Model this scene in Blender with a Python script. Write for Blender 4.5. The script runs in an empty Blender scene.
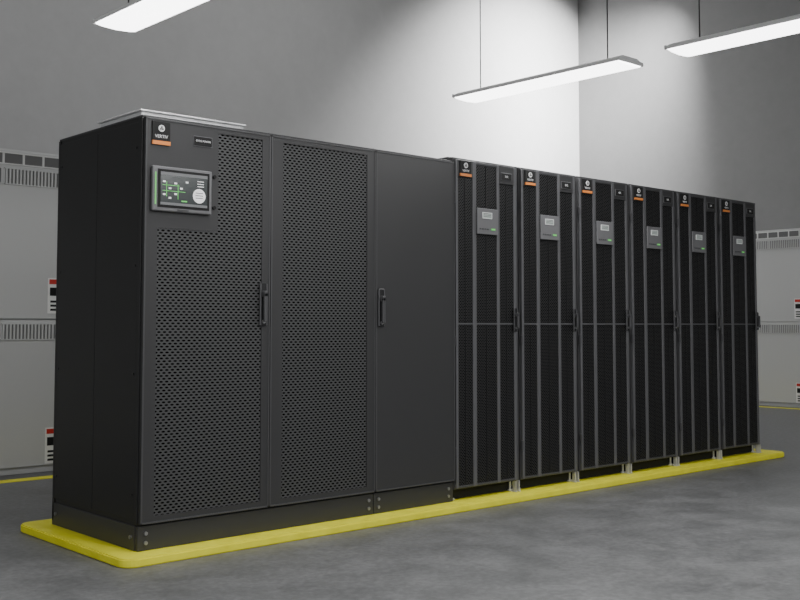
import bpy, bmesh, math
from mathutils import Vector, Matrix
C=bpy.context.scene.collection
# ---------------------------------------------------------------- materials
def newmat(name):
    m=bpy.data.materials.new(name); m.use_nodes=True
    return m,m.node_tree,m.node_tree.nodes['Principled BSDF']
def simple(name,col,rough=.5,metal=0,emit=0,ecol=None,var=0,bump=0,nscale=300):
    m,t,b=newmat(name)
    c=(col,col,col,1) if not isinstance(col,tuple) else (*col,1)
    b.inputs['Base Color'].default_value=c; b.inputs['Roughness'].default_value=rough; b.inputs['Metallic'].default_value=metal
    if emit:
        b.inputs['Emission Strength'].default_value=emit
        b.inputs['Emission Color'].default_value=(*(ecol or c[:3]),1)
    if var or bump:
        tc=t.nodes.new('ShaderNodeTexCoord'); n=t.nodes.new('ShaderNodeTexNoise'); n.inputs['Scale'].default_value=nscale; n.inputs['Detail'].default_value=4
        t.links.new(tc.outputs['Object'],n.inputs['Vector'])
        if var:
            r=t.nodes.new('ShaderNodeMapRange'); r.inputs['To Min'].default_value=rough-var; r.inputs['To Max'].default_value=rough+var
            t.links.new(n.outputs['Fac'],r.inputs['Value']); t.links.new(r.outputs['Result'],b.inputs['Roughness'])
        if bump:
            bp=t.nodes.new('ShaderNodeBump'); bp.inputs['Strength'].default_value=bump; bp.inputs['Distance'].default_value=.001
            t.links.new(n.outputs['Fac'],bp.inputs['Height']); t.links.new(bp.outputs['Normal'],b.inputs['Normal'])
    return m
def perf(name,base,hole,px,pz,w,h,rough=.5,hexk=.6):
    """staggered perforation pattern in object space (x,z)"""
    m,t,b=newmat(name); N=t.nodes.new; L=t.links.new
    tc=N('ShaderNodeTexCoord'); s=N('ShaderNodeSeparateXYZ'); L(tc.outputs['Object'],s.inputs[0])
    def M(op,a,bb=None):
        n=N('ShaderNodeMath'); n.operation=op
        for i,v in enumerate([a,bb]):
            if v is None: continue
            if isinstance(v,(int,float)): n.inputs[i].default_value=v
            else: L(v,n.inputs[i])
        return n.outputs[0]
    v=M('DIVIDE',s.outputs['Z'],pz); row=M('FLOOR',v); odd=M('MULTIPLY',M('FLOORED_MODULO',row,2.0),.5)
    u=M('ADD',M('DIVIDE',s.outputs['X'],px),odd)
    fu=M('ABSOLUTE',M('SUBTRACT',M('FRACT',u),.5)); fv=M('ABSOLUTE',M('SUBTRACT',M('FRACT',v),.5))
    a=M('LESS_THAN',M('ADD',M('DIVIDE',fu,w),M('MULTIPLY',M('DIVIDE',fv,h),hexk)),1.0)
    c=M('LESS_THAN',fv,h)
    msk=M('MULTIPLY',a,c)
    mx=N('ShaderNodeMix'); mx.data_type='RGBA'; L(msk,mx.inputs['Factor']); mx.inputs['A'].default_value=(*base,1); mx.inputs['B'].default_value=(*hole,1)
    L(mx.outputs['Result'],b.inputs['Base Color'])
    L(M('ADD',M('MULTIPLY',msk,.95-rough),rough),b.inputs['Roughness'])
    L(M('SUBTRACT',.5,M('MULTIPLY',msk,.5)),b.inputs['Specular IOR Level'])
    return m
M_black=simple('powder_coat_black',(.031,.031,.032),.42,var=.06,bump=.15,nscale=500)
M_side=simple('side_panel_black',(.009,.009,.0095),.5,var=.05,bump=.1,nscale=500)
M_trim=simple('frame_dark_grey',(.105,.105,.11),.4,.2)
M_strip=simple('strip_grey',(.06,.06,.062),.4,.1)
M_deep=simple('deep_black',(.004,.004,.004),.8)
M_handle=simple('handle_black',(.012,.012,.013),.3)
M_chrome=simple('handle_metal',(.35,.35,.36),.3,.8)
M_alum=simple('galvanised_top',(.6,.605,.61),.45,.1)
M_perf=perf('perforated_door_steel',(.052,.052,.053),(.003,.003,.003),.029,.0135,.37,.30)
M_rmesh=perf('rack_mesh_steel',(.014,.014,.0145),(.0012,.0012,.0012),.020,.0092,.40,.30)
M_orange=simple('orange_tag',(.75,.24,.05),.5)
M_white=simple('white_print',(.75,.75,.75),.5)
M_screen_bg=simple('screen_glass',(.02,.024,.024),.15,emit=.2,ecol=(.08,.095,.095))
M_scr_w=simple('screen_white',(.8,.8,.8),.4,emit=.4,ecol=(.85,.85,.85))
M_scr_g=simple('screen_green',(.12,.55,.12),.4,emit=.4,ecol=(.15,.6,.12))
M_scr_d=simple('screen_mid',(.1,.1,.105),.3,emit=.3,ecol=(.26,.28,.28))
M_bezel=simple('bezel_grey',(.06,.06,.063),.35)
M_panel=simple('control_panel_grey',(.14,.14,.145),.4)
M_lcd=simple('lcd',(.3,.34,.32),.2,emit=.3,ecol=(.5,.55,.52))
M_gear=simple('switchgear_light_grey',(.57,.575,.57),.5,var=.05)
M_gearl=simple('switchgear_vent_frame',(.76,.76,.75),.5)
M_geard=simple('switchgear_vent_dark',(.17,.17,.17),.7)
M_red=simple('label_red',(.6,.03,.02),.5)
M_labw=simple('label_white',(.88,.88,.86),.5)
M_lamph=simple('lamp_housing_white',(.88,.88,.88),.4)
M_lampe=simple('lamp_diffuser',(.9,.9,.9),.4,emit=7.0,ecol=(1,1,1))
M_cable=simple('cable_black',(.01,.01,.01),.6)
M_foot=simple('zinc_foot',(.6,.6,.6),.35,.4)
def yellow():
    m,t,b=newmat('yellow_paint'); N=t.nodes.new
    tc=N('ShaderNodeTexCoord'); n=N('ShaderNodeTexNoise'); n.inputs['Scale'].default_value=9; n.inputs['Detail'].default_value=5
    t.links.new(tc.outputs['Object'],n.inputs['Vector']); r=N('ShaderNodeValToRGB')
    r.color_ramp.elements[0].position=.3; r.color_ramp.elements[0].color=(.73,.69,.03,1); r.color_ramp.elements[1].position=.7; r.color_ramp.elements[1].color=(.83,.79,.045,1)
    t.links.new(n.outputs['Fac'],r.inputs[0]); t.links.new(r.outputs[0],b.inputs['Base Color']); b.inputs['Roughness'].default_value=.55
    b.inputs['Specular IOR Level'].default_value=.35
    return m
M_yel=yellow()
def concrete(name,c0,c1,c2,rough,scale,bump):
    m,t,b=newmat(name); N=t.nodes.new; L=t.links.new
    tc=N('ShaderNodeTexCoord')
    n1=N('ShaderNodeTexNoise'); n1.inputs['Scale'].default_value=scale; n1.inputs['Detail'].default_value=10; n1.inputs['Roughness'].default_value=.72; n1.inputs['Distortion'].default_value=.3
    n2=N('ShaderNodeTexNoise'); n2.inputs['Scale'].default_value=scale*9; n2.inputs['Detail'].default_value=6; n2.inputs['Roughness'].default_value=.65
    L(tc.outputs['Object'],n1.inputs['Vector']); L(tc.outputs['Object'],n2.inputs['Vector'])
    ad=N('ShaderNodeMix'); ad.data_type='FLOAT'; ad.inputs['Factor'].default_value=.45; L(n1.outputs['Fac'],ad.inputs['A']); L(n2.outputs['Fac'],ad.inputs['B'])
    r=N('ShaderNodeValToRGB'); e=r.color_ramp.elements; e[0].position=.38; e[0].color=(*c0,1); e[1].position=.62; e[1].color=(*c2,1)
    k=e.new(.5); k.color=(*c1,1); L(ad.outputs['Result'],r.inputs[0]); L(r.outputs[0],b.inputs['Base Color'])
    mr=N('ShaderNodeMapRange'); mr.inputs['From Min'].default_value=.35; mr.inputs['From Max'].default_value=.65; mr.inputs['To Min'].default_value=rough-.03; mr.inputs['To Max'].default_value=rough+.05
    L(n1.outputs['Fac'],mr.inputs['Value']); L(mr.outputs['Result'],b.inputs['Roughness'])
    bp=N('ShaderNodeBump'); bp.inputs['Strength'].default_value=bump; bp.inputs['Distance'].default_value=.003; L(n2.outputs['Fac'],bp.inputs['Height']); L(bp.outputs['Normal'],b.inputs['Normal'])
    return m
M_floor=concrete('floor_concrete',(.085,.087,.088),(.128,.13,.131),(.18,.182,.184),.45,3.4,.15)
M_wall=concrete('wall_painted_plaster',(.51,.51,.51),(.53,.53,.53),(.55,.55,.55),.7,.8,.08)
M_wall2=concrete('wall_plaster_shade_tone',(.23,.23,.23),(.24,.24,.24),(.25,.25,.25),.75,.8,.08)  # right wall's shade put into a darker base colour; ceiling reuses it
# ---------------------------------------------------------------- mesh helpers
def link(o,parent=None,name=None):
    C.objects.link(o)
    if parent: o.parent=parent
    return o
def empty(name,loc,rot=0):
    o=bpy.data.objects.new(name,None); o.empty_display_size=.1; o.location=loc; o.rotation_euler=(0,0,rot); C.objects.link(o); return o
def boxes(name,parent,bl,mat,bev=0,seg=2):
    bm=bmesh.new()
    for (x0,x1,y0,y1,z0,z1) in bl:
        r=bmesh.ops.create_cube(bm,size=1)
        bmesh.ops.scale(bm,vec=(x1-x0,y1-y0,z1-z0),verts=r['verts'])
        bmesh.ops.translate(bm,vec=((x0+x1)/2,(y0+y1)/2,(z0+z1)/2),verts=r['verts'])
    if bev: bmesh.ops.bevel(bm,geom=bm.edges[:],offset=bev,segments=seg,affect='EDGES',profile=.5)
    me=bpy.data.meshes.new(name); bm.to_mesh(me); bm.free(); me.materials.append(mat)
    o=bpy.data.objects.new(name,me); return link(o,parent)
def prism(name,parent,pts,mat,axis='y',a=0,b=1,bev=0):
    """extrude 2D polygon. axis y: pts are (x,z) ; axis z: pts are (x,y)"""
    bm=bmesh.new()
    def P(p,h): return (p[0],h,p[1]) if axis=='y' else (p[0],p[1],h)
    v0=[bm.verts.new(P(p,a)) for p in pts]; v1=[bm.verts.new(P(p,b)) for p in pts]
    n=len(pts); bm.faces.new(v0); bm.faces.new(v1[::-1])
    for i in range(n): bm.faces.new((v0[(i+1)%n],v0[i],v1[i],v1[(i+1)%n]))
    bmesh.ops.recalc_face_normals(bm,faces=bm.faces[:])
    if bev: bmesh.ops.bevel(bm,geom=[e for e in bm.edges if e.calc_face_angle(0)>.6],offset=bev,segments=2,affect='EDGES')
    me=bpy.data.meshes.new(name); bm.to_mesh(me); bm.free(); me.materials.append(mat)
    return link(bpy.data.objects.new(name,me),parent)
def cyl(name,parent,items,mat,seg=16):
    """items (center, radius, length, axis)"""
    bm=bmesh.new()
    for c,r,l,ax in items:
        R={'z':Matrix(),'y':Matrix.Rotation(math.pi/2,4,'X'),'x':Matrix.Rotation(math.pi/2,4,'Y')}[ax]
        bmesh.ops.create_cone(bm,cap_ends=True,segments=seg,radius1=r,radius2=r,depth=l,matrix=Matrix.Translation(c)@R)
    me=bpy.data.meshes.new(name); bm.to_mesh(me); bm.free(); me.materials.append(mat)
    return link(bpy.data.objects.new(name,me),parent)
def text(name,parent,s,size,loc,mat,rotz=0):
    c=bpy.data.curves.new(name,'FONT'); c.body=s; c.size=size; c.align_x='CENTER'; c.align_y='CENTER'; c.extrude=.0004; c.materials.append(mat)
    o=bpy.data.objects.new(name,c); o.location=loc; o.rotation_euler=(math.pi/2,0,rotz); return link(o,parent)
def rrect(x0,x1,y0,y1,r,n=6):
    p=[]
    for cx,cy,a in ((x1-r,y0+r,-90),(x1-r,y1-r,0),(x0+r,y1-r,90),(x0+r,y0+r,180)):
        for i in range(n+1):
            t=math.radians(a+90*i/n); p.append((cx+r*math.cos(t),cy+r*math.sin(t)))
    return p
# ---------------------------------------------------------------- room
PT=.04
WB,WR,CE=6.3,11.3,7.0
boxes('floor',None,[(-9,WR+.2,-9,WB+.2,-.1,0)],M_floor)
boxes('wall_back',None,[(-9,WR+.2,WB,WB+.2,0,CE)],M_wall)
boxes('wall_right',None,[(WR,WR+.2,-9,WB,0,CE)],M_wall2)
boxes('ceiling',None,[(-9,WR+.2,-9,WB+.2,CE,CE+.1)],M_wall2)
pad=prism('floor_platform',None,rrect(-.127,5.73,-.13,1.05,.07),M_yel,'z',0,PT,.006)
boxes('floor_marking',None,[(-9,10.45,2.72,2.84,0,.003)],M_yel)
boxes('floor_marking',None,[(10.33,10.45,-9,2.72,0,.003)],M_yel)
# ---------------------------------------------------------------- power cabinet
U=empty('power_cabinet',(0,0,PT)); W,D,H=2.02,.8965,2.0; S1,S2=.708,1.408
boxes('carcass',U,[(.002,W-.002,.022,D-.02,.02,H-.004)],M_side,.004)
boxes('top_cover',U,[(0,W,.0,D,H-.012,H)],M_black,.003)
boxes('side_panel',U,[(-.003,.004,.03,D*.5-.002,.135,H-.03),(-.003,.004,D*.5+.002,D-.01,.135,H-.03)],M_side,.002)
boxes('corner_post',U,[(-.004,.02,.0,.03,.12,H-.012),(-.004,.02,D-.02,D,.02,H-.012)],M_side,.002)
boxes('plinth',U,[(0,S2-.002,-.004,.02,.0,.112),(S2+.002,W,-.004,.02,.0,.112),(-.004,.02,.02,D,.0,.112)],M_black,.003)
boxes('plinth_seam',U,[(0,W,.004,.02,.11,.124)],M_deep)
cyl('plinth_bolts',U,[((x,-.006,z),.009,.010,'y') for x in (.04,S2-.035,S2+.035,W-.04) for z in (.035,.078)]+[((-.006,y,.06),.009,.012,'x') for y in (.05,D-.05)],M_chrome)
cyl('side_screws',U,[((-.004,y,z),.006,.006,'x') for y in (.05,D-.04) for z in (.25,.8,1.3,1.85)],M_handle,10)
zb,zt=.122,H-.014; F0,F1=-.022,-.001
mx0,mxm,mx1=.070,.395,.655; mz0,mzm,mz1=.155,1.475,1.955
boxes('door_1',U,[(.003,mx0,F0,F1,zb,zt),(mx1,S1-.004,F0,F1,zb,zt),(mx0,mx1,F0,F1,zb,mz0),(mx0,mx1,F0,F1,mz1,zt),(mx0,mxm,F0,F1,mzm,mz1)],M_black)
boxes('door_1_mesh',U,[(mx0,mx1,F0+.004,F1,mz0,mzm),(mxm,mx1,F0+.004,F1,mzm,mz1)],M_perf)
m20,m21=.782,1.345
boxes('door_2',U,[(S1,m20,F0,F1,zb,zt),(m21,S2-.004,F0,F1,zb,zt),(m20,m21,F0,F1,zb,mz0),(m20,m21,F0,F1,mz1,zt)],M_black)
boxes('door_2_mesh',U,[(m20,m21,F0+.004,F1,mz0,mz1)],M_perf)
boxes('door_3',U,[(S2,W-.002,F0,F1,zb,zt)],M_black,.003)
for i,(a,b) in enumerate(((.003,S1-.004),(S1,S2-.004),(S2,W-.002))):
    boxes(f'door_{i+1}_lip',U,[(a,a+.008,F0-.003,F0+.002,zb,zt),(b-.008,b,F0-.003,F0+.002,zb,zt),(a,b,F0-.003,F0+.002,zt-.008,zt),(a,b,F0-.003,F0+.002,zb,zb+.008)],M_strip,.001)
def handle(parent,x,z0,z1,y,s=1.0,pre='handle'):
    w=.019*s
    boxes(pre+'_plate',parent,[(x-w,x+w,y-.008,y,z0,z1)],M_handle,.004)
    boxes(pre+'_rim',parent,[(x-w-.002,x-w+.003,y-.012,y-.002,z0+.004,z1-.004),(x+w-.003,x+w+.002,y-.012,y-.002,z0+.004,z1-.004)],M_trim,.001)
    boxes(pre+'_lever',parent,[(x-w*.55,x+w*.55,y-.032,y-.02,z0+.02,z1-.05*s),(x-w*.55,x+w*.55,y-.032,y-.004,z1-.07*s,z1-.04*s)],M_bezel,.004)
    cyl(pre+'_lock',parent,[((x,y-.01,z0+.022),.009*s,.01,'y')],M_chrome)
handle(U,.660,1.02,1.235,F0-.002,1,'handle_a')
handle(U,1.442,1.015,1.225,F0-.002,1,'handle_b')
def logo(parent,x0,x1,z0,z1,y):
    boxes('logo_plate',parent,[(x0,x1,y-.006,y,z0,z1)],M_deep,.002)
    w=x1-x0;h=z1-z0
    boxes('logo_tag',parent,[(x0,x1,y-.009,y-.001,z0-.002,z0+h*.15)],M_orange)
    cx=(x0+x1)/2; cz=z0+h*.70; r=w*.17
    cyl('logo_symbol',parent,[((cx,y-.007,cz),r,.004,'y')],M_white,20)
    cyl('logo_symbol_cut',parent,[((cx-r*.32,y-.009,cz-r*.2),r*.28,.002,'y'),((cx+r*.32,y-.009,cz-r*.2),r*.28,.002,'y'),((cx,y-.009,cz+r*.36),r*.28,.002,'y')],M_deep,10)
    text('logo_text',parent,'VERTIV',h*.2,(cx,y-.0075,z0+h*.34),M_white)
logo(U,.034,.128,1.865,1.972,F0)
boxes('badge',U,[(.258,.355,F0-.006,F0,1.884,1.926)],M_deep,.002)
boxes('badge_rim',U,[(.255,.358,F0-.003,F0,1.881,1.929)],M_trim)
text('badge_text',U,'EXM2 POWER',.013,(.3065,F0-.0068,1.905),M_white)
dx0,dx1,dz0,dz1=.030,.348,1.552,1.762
boxes('display_bezel',U,[(dx0,dx1,F0-.022,F0,dz0,dz1)],M_panel,.006)
boxes('display_led',U,[(dx0+.012,dx0+.018,F0-.024,F0-.02,dz0+.03,dz1-.03)],M_scr_g)
boxes('display_inner',U,[(dx0+.026,dx1-.016,F0-.0235,F0-.02,dz0+.018,dz1-.014)],M_deep)
sx0,sx1,sz0,sz1=dx0+.04,dx1-.028,dz0+.030,dz1-.026; ys=F0-.0245
boxes('display_screen',U,[(sx0,sx1,ys,ys+.002,sz0,sz1)],M_screen_bg)
boxes('screen_header',U,[(sx0,sx1,ys-.0006,ys,sz1-.014,sz1),(sx0,sx1,ys-.0006,ys,sz0,sz0+.012)],M_scr_d)
boxes('screen_blocks',U,[(sx0+.012+i*.03,sx0+.026+i*.03,ys-.0006,ys,z,z+.008) for i,z in ((0,sz0+.105),(1,sz0+.075),(2,sz0+.1),(0,sz0+.045),(1,sz0+.03),(2,sz0+.05),(3,sz0+.078),(4,sz0+.11))]+[(sx1-.055,sx1-.02,ys-.0006,ys,sz0+.098+i*.012,sz0+.101+i*.012) for i in range(3)],M_scr_w)
boxes('screen_lines',U,[(sx0+.01,sx0+.13,ys-.0006,ys,sz0+.065,sz0+.0675),(sx0+.01,sx0+.1,ys-.0006,ys,sz0+.092,sz0+.0945),(sx0+.03,sx0+.033,ys-.0006,ys,sz0+.04,sz0+.11),(sx0+.09,sx0+.093,ys-.0006,ys,sz0+.03,sz0+.10),(sx0+.11,sx0+.14,ys-.0006,ys,sz0+.02,sz0+.026)],M_scr_g)
cyl('screen_dial',U,[((sx1-.045,ys-.0008,sz0+.054),.034,.001,'y')],M_scr_w,24)
boxes('screen_dial_rows',U,[(sx1-.066,sx1-.024,ys-.002,ys-.001,sz0+.042+k*.012,sz0+.046+k*.012) for k in range(3)],M_scr_d)
boxes('display_button',U,[(dx0+.13,dx0+.19,F0-.0245,F0-.02,dz0+.006,dz0+.013)],M_strip)
cyl('display_keylock',U,[((.372,F0-.004,1.74),.009,.008,'y'),((.372,F0-.004,1.59),.009,.008,'y')],M_deep)
boxes('roof_vent',U,[(.11,.70,.22,.66,H,H+.065)],M_alum,.004)
boxes('roof_vent_cap',U,[(.10,.71,.21,.67,H+.065,H+.073)],M_alum,.002)
boxes('roof_seam',U,[(S1-.001,S1+.001,.0,D,H-.001,H+.001),(S2-.001,S2+.001,.0,D,H-.001,H+.001)],M_deep)
# ---------------------------------------------------------------- racks
P=.5846; RX=2.024
def rack(i):
    name='server_rack'
    R=empty(name,(RX+i*P,-.006,PT)); w=P-.012; h=2.02; d=.88; b=.067
    boxes('carcass',R,[(.004,w-.004,.03,d,b,h-.003)],M_side,.003)
    boxes('frame',R,[(0,.026,-.0,.035,b,h),(w-.026,w,-.0,.035,b,h),(.026,w-.026,0,.035,h-.02,h),(.026,w-.026,0,.035,b,b+.02)],M_strip,.002)
    boxes('gap_dark_sheet',R,[(.01,w-.01,.05,.06,.004,b),(.01,.02,.06,d-.03,.004,b)],M_deep)  # dark sheets added to darken the gap beneath the rack
    y0,y1=-.018,-.001
    z0,z1=b+.006,h-.012
    c=[(.006,.026),(.150,.182),(.362,.388),(.516,.540)]
    boxes('door_stiles',R,[(a,e,y0,y1,z0,z1) for a,e in c],M_trim,.003)
    boxes('door_rails',R,[(.026,.516,y0+.002,y1,z0,z0+.014),(.026,.516,y0+.002,y1,z1-.016,z1)],M_strip,.002)
    boxes('door_mesh',R,[(.026,.150,y0+.006,y1,z0+.012,z1-.014),(.182,.362,y0+.006,y1,z0+.012,z1-.014),(.388,.516,y0+.006,y1,z0+.012,z1-.014)],M_rmesh)
    boxes('door_divider',R,[(.026,.516,y0+.001,y1,1.028,1.036)],M_trim)
    boxes('mesh_ribs',R,[(x-.002,x+.002,y0+.003,y1,z0+.02,z1-.02) for x in (.09,.272,.453)],M_side)
    boxes('header_plate',R,[(.388,.520,y0-.001,y1,1.895,z1-.002)],M_black,.002)
    boxes('header_left',R,[(.02,.150,y0-.001,y1,1.905,z1-.002)],M_black,.002)
    logo(R,.036,.132,1.912,2.002,y0-.001)
    boxes('badge_rim',R,[(.397,.497,y0-.005,y0,1.917,1.965)],M_trim,.002)
    boxes('badge',R,[(.401,.493,y0-.007,y0,1.921,1.961)],M_deep,.002)
    text('badge_text',R,'EXL',.018,(.447,y0-.0076,1.941),M_white)
    boxes('control_panel',R,[(.180,.364,y0-.010,y0,1.572,1.73)],M_panel,.004)
    boxes('control_lcd_frame',R,[(.222,.308,y0-.012,y0-.008,1.668,1.706)],M_white)
    boxes('control_lcd',R,[(.227,.303,y0-.013,y0-.008,1.672,1.702)],M_lcd)
    boxes('control_lcd_rows',R,[(.233,.297,y0-.0135,y0-.012,1.679+k*.009,1.682+k*.009) for k in range(3)],M_bezel)
    boxes('control_led_green',R,[(.30,.335,y0-.0125,y0-.008,1.60,1.610)],M_scr_g)
    boxes('control_keys',R,[(.20+k*.022,.213+k*.022,y0-.0125,y0-.008,1.60,1.608) for k in range(4)],M_bezel)
    handle(R,.522,.985,1.13,y0-.001,.75)
    fe=[]
    for x in (.03,w-.03):
        for y in (.05,d-.06): fe+=[((x,y,.035),.008,.066,'z'),((x,y,.005),.02,.01,'z')]
    cyl('levelling_feet',R,fe,M_foot,12)
    boxes('stabiliser_bracket',R,[(w-.046,w-.041,-.014,.014,.006,b+.0),(w-.014,w-.009,-.014,.014,.006,b+.0),(w-.050,w-.036,-.018,.018,.0,.006),(w-.018,w-.004,-.018,.018,.0,.006)],M_foot,.001)
    cyl('castors',R,[((x,y,.028),.027,.025,'x') for x in (.1,w-.1) for y in (.12,d-.12)],M_handle)
    boxes('castor_brackets',R,[(x-.02,x+.02,y-.02,y+.02,.05,b) for x in (.1,w-.1) for y in (.12,d-.12)],M_bezel)
    boxes('hinges',R,[(-.003,.008,y0-.004,y0+.01,z,z+.06) for z in (.25,.9,1.75)],M_bezel,.002)
    boxes('roof_cover',R,[(.02,w-.02,.06,d-.03,h-.003,h+.012)],M_bezel,.003)
for i in range(6): rack(i)
# ---------------------------------------------------------------- background switchgear
def gear(loc,rot):
    G=empty('switchgear_cabinet',loc,rot); w=1.0; h=2.33
    boxes('body',G,[(0.002,w-.002,.02,.8,0,h)],M_gear,.004)
    boxes('doors',G,[(.006,w-.006,0,.02,.05,1.10),(.006,w-.006,0,.02,1.11,h-.01)],M_gear,.005)
    fr=[];dk=[];lo=[]
    n=6
    for k in range(n):
        x0=.06+k*(.88/n); x1=x0+.88/n-.016
        dk.append((x0,x1,-.004,.0,2.225,2.295)); fr+= [(x0-.008,x1+.008,-.008,0,2.295,2.305),(x0-.008,x1+.008,-.008,0,2.216,2.225),(x0-.008,x0,-.008,0,2.225,2.295),(x1,x1+.008,-.008,0,2.225,2.295)]
    for (za,zb) in ((2.08,2.185),(.965,1.07)):
        for g in range(2):
            x0=.06+g*.45; x1=x0+.43
            dk.append((x0,x1,-.002,.0,za,zb))
            k=x0
            while k<x1: lo.append((k,k+.013,-.010,0,za,zb)); k+=.026
            lo+=[(x0-.008,x1+.008,-.01,0,zb,zb+.008),(x0-.008,x1+.008,-.01,0,za-.008,za)]
    boxes('vent_openings',G,dk,M_geard); boxes('vent_frames',G,fr,M_gearl); boxes('vent_slats',G,lo,M_gear)
    for j,z in enumerate((1.15,.06)):
        boxes(f'warning_label_{j+1}',G,[(.84,.96,-.003,0,z,z+.26)],M_labw)
        boxes(f'warning_label_{j+1}_header',G,[(.85,.95,-.005,0,z+.215,z+.25)],M_red)
        boxes(f'warning_label_{j+1}_print',G,[(.86,.94,-.005,0,z+.02+k*.03,z+.035+k*.03) for k in range(3)]+[(.855,.945,-.005,0,z+.13,z+.19)],M_deep)
for k in range(9): gear((-1.02+k*1.0-1.93,3.05,0),0)
for k in range(8): gear((10.62,3.13-k*1.0,0),-math.pi/2)
# ---------------------------------------------------------------- pendant lamps
LZ=1.6+1.024+PT
def lamp(x,y0,y1,power,z=None,w=.25):
    z=z or LZ; L=y1-y0
    Q=empty('pendant_light',(x,y0,z))
    hw=w/2
    prism('housing',Q,[(-hw,.010),(hw,.010),(hw,.018),(hw*.6,.04),(-hw*.6,.04),(-hw,.018)],M_lamph,'y',0,L,.002)
    boxes('end_caps',Q,[(-hw-.002,hw+.002,-.006,.004,.0,.024),(-hw-.002,hw+.002,L-.004,L+.006,.0,.024)],M_lamph,.002)
    boxes('rim',Q,[(-hw-.002,-hw+.006,0,L,0,.018),(hw-.006,hw+.002,0,L,0,.018)],M_lamph,.001)
    prism('diffuser',Q,[(-hw+.006,.010),(-hw+.012,-.004),(-hw*.6,-.010),(0,-.014),(hw*.6,-.010),(hw-.012,-.004),(hw-.006,.010)],M_lampe,'y',.01,L-.01)
    cyl('suspension_cables',Q,[((0,.17,(CE-z+.04)/2),.004,CE-z-.04,'z'),((0,L-.15,(CE-z+.04)/2),.004,CE-z-.04,'z')],M_cable,8)
    cyl('cable_anchors',Q,[((0,.17,.045),.015,.02,'z'),((0,L-.15,.045),.015,.02,'z')],M_lamph,12)
    ld=bpy.data.lights.new('tube','AREA'); ld.shape='RECTANGLE'; ld.size=w*.8; ld.size_y=L*.95; ld.energy=power
    lo=bpy.data.objects.new('tube',ld); lo.location=(0,L/2,-.02); link(lo,Q)
for x in (-2.5,.25,2.95):
    for (a,b) in ((-.62,.79),(-2.36,-.95),(-4.1,-2.69),(-5.84,-4.43)):  # out-of-frame pendants toward the camera and far left are added for extra light
        if x<-2 and a>-1: continue
        lamp(x,a,b,22)
def washer(loc,tgt,power,size=.6,spread=100,sy=.3):
    Q=empty('wall_floodlight',loc)
    d=(Vector(tgt)-Vector(loc)); q=d.to_track_quat('-Z','Y'); Q.rotation_euler=q.to_euler()
    boxes('housing',Q,[(-size/2-.03,size/2+.03,-sy/2-.03,sy/2+.03,.01,.08)],M_lamph,.01)
    ld=bpy.data.lights.new('lamp','AREA'); ld.shape='RECTANGLE'; ld.size=size; ld.size_y=sy; ld.energy=power; ld.spread=math.radians(spread)
    lo=bpy.data.objects.new('lamp',ld); link(lo,Q)
washer((10.2,3.7,6.4),(9.95,6.5,3.5),340,.8,95)
def ceiling_fill(loc,power,s=1.2):  # unseen area lights with housings, added to brighten the upper walls
    Q=empty('ceiling_fill_light',loc)
    boxes('housing',Q,[(-s/2-.03,s/2+.03,-s/2-.03,s/2+.03,.01,.1)],M_lamph,.01)
    ld=bpy.data.lights.new('fill_panel','AREA'); ld.shape='SQUARE'; ld.size=s; ld.energy=power
    lo=bpy.data.objects.new('fill_panel',ld); link(lo,Q)
for x,p in ((-4,35),(0.5,40),(5,70)): ceiling_fill((x,3.2,6.88),p)
ceiling_fill((7.5,-2.5,6.88),70)
# ---------------------------------------------------------------- world
w=bpy.data.worlds.new('world'); bpy.context.scene.world=w; w.use_nodes=True
w.node_tree.nodes['Background'].inputs[0].default_value=(.98,.99,1,1); w.node_tree.nodes['Background'].inputs[1].default_value=.48
# ---------------------------------------------------------------- camera
cd=bpy.data.cameras.new('camera'); cam=bpy.data.objects.new('camera',cd); C.objects.link(cam)
cd.sensor_width=36; cd.lens=1044.618*36/800; cd.shift_y=-(300-265.507)/800; cd.clip_end=100
cam.location=(-2.3363,-4.3494,1.0239+PT)
cam.rotation_euler=(math.radians(90+3.2726),0,math.radians(-42.196))
bpy.context.scene.camera=cam
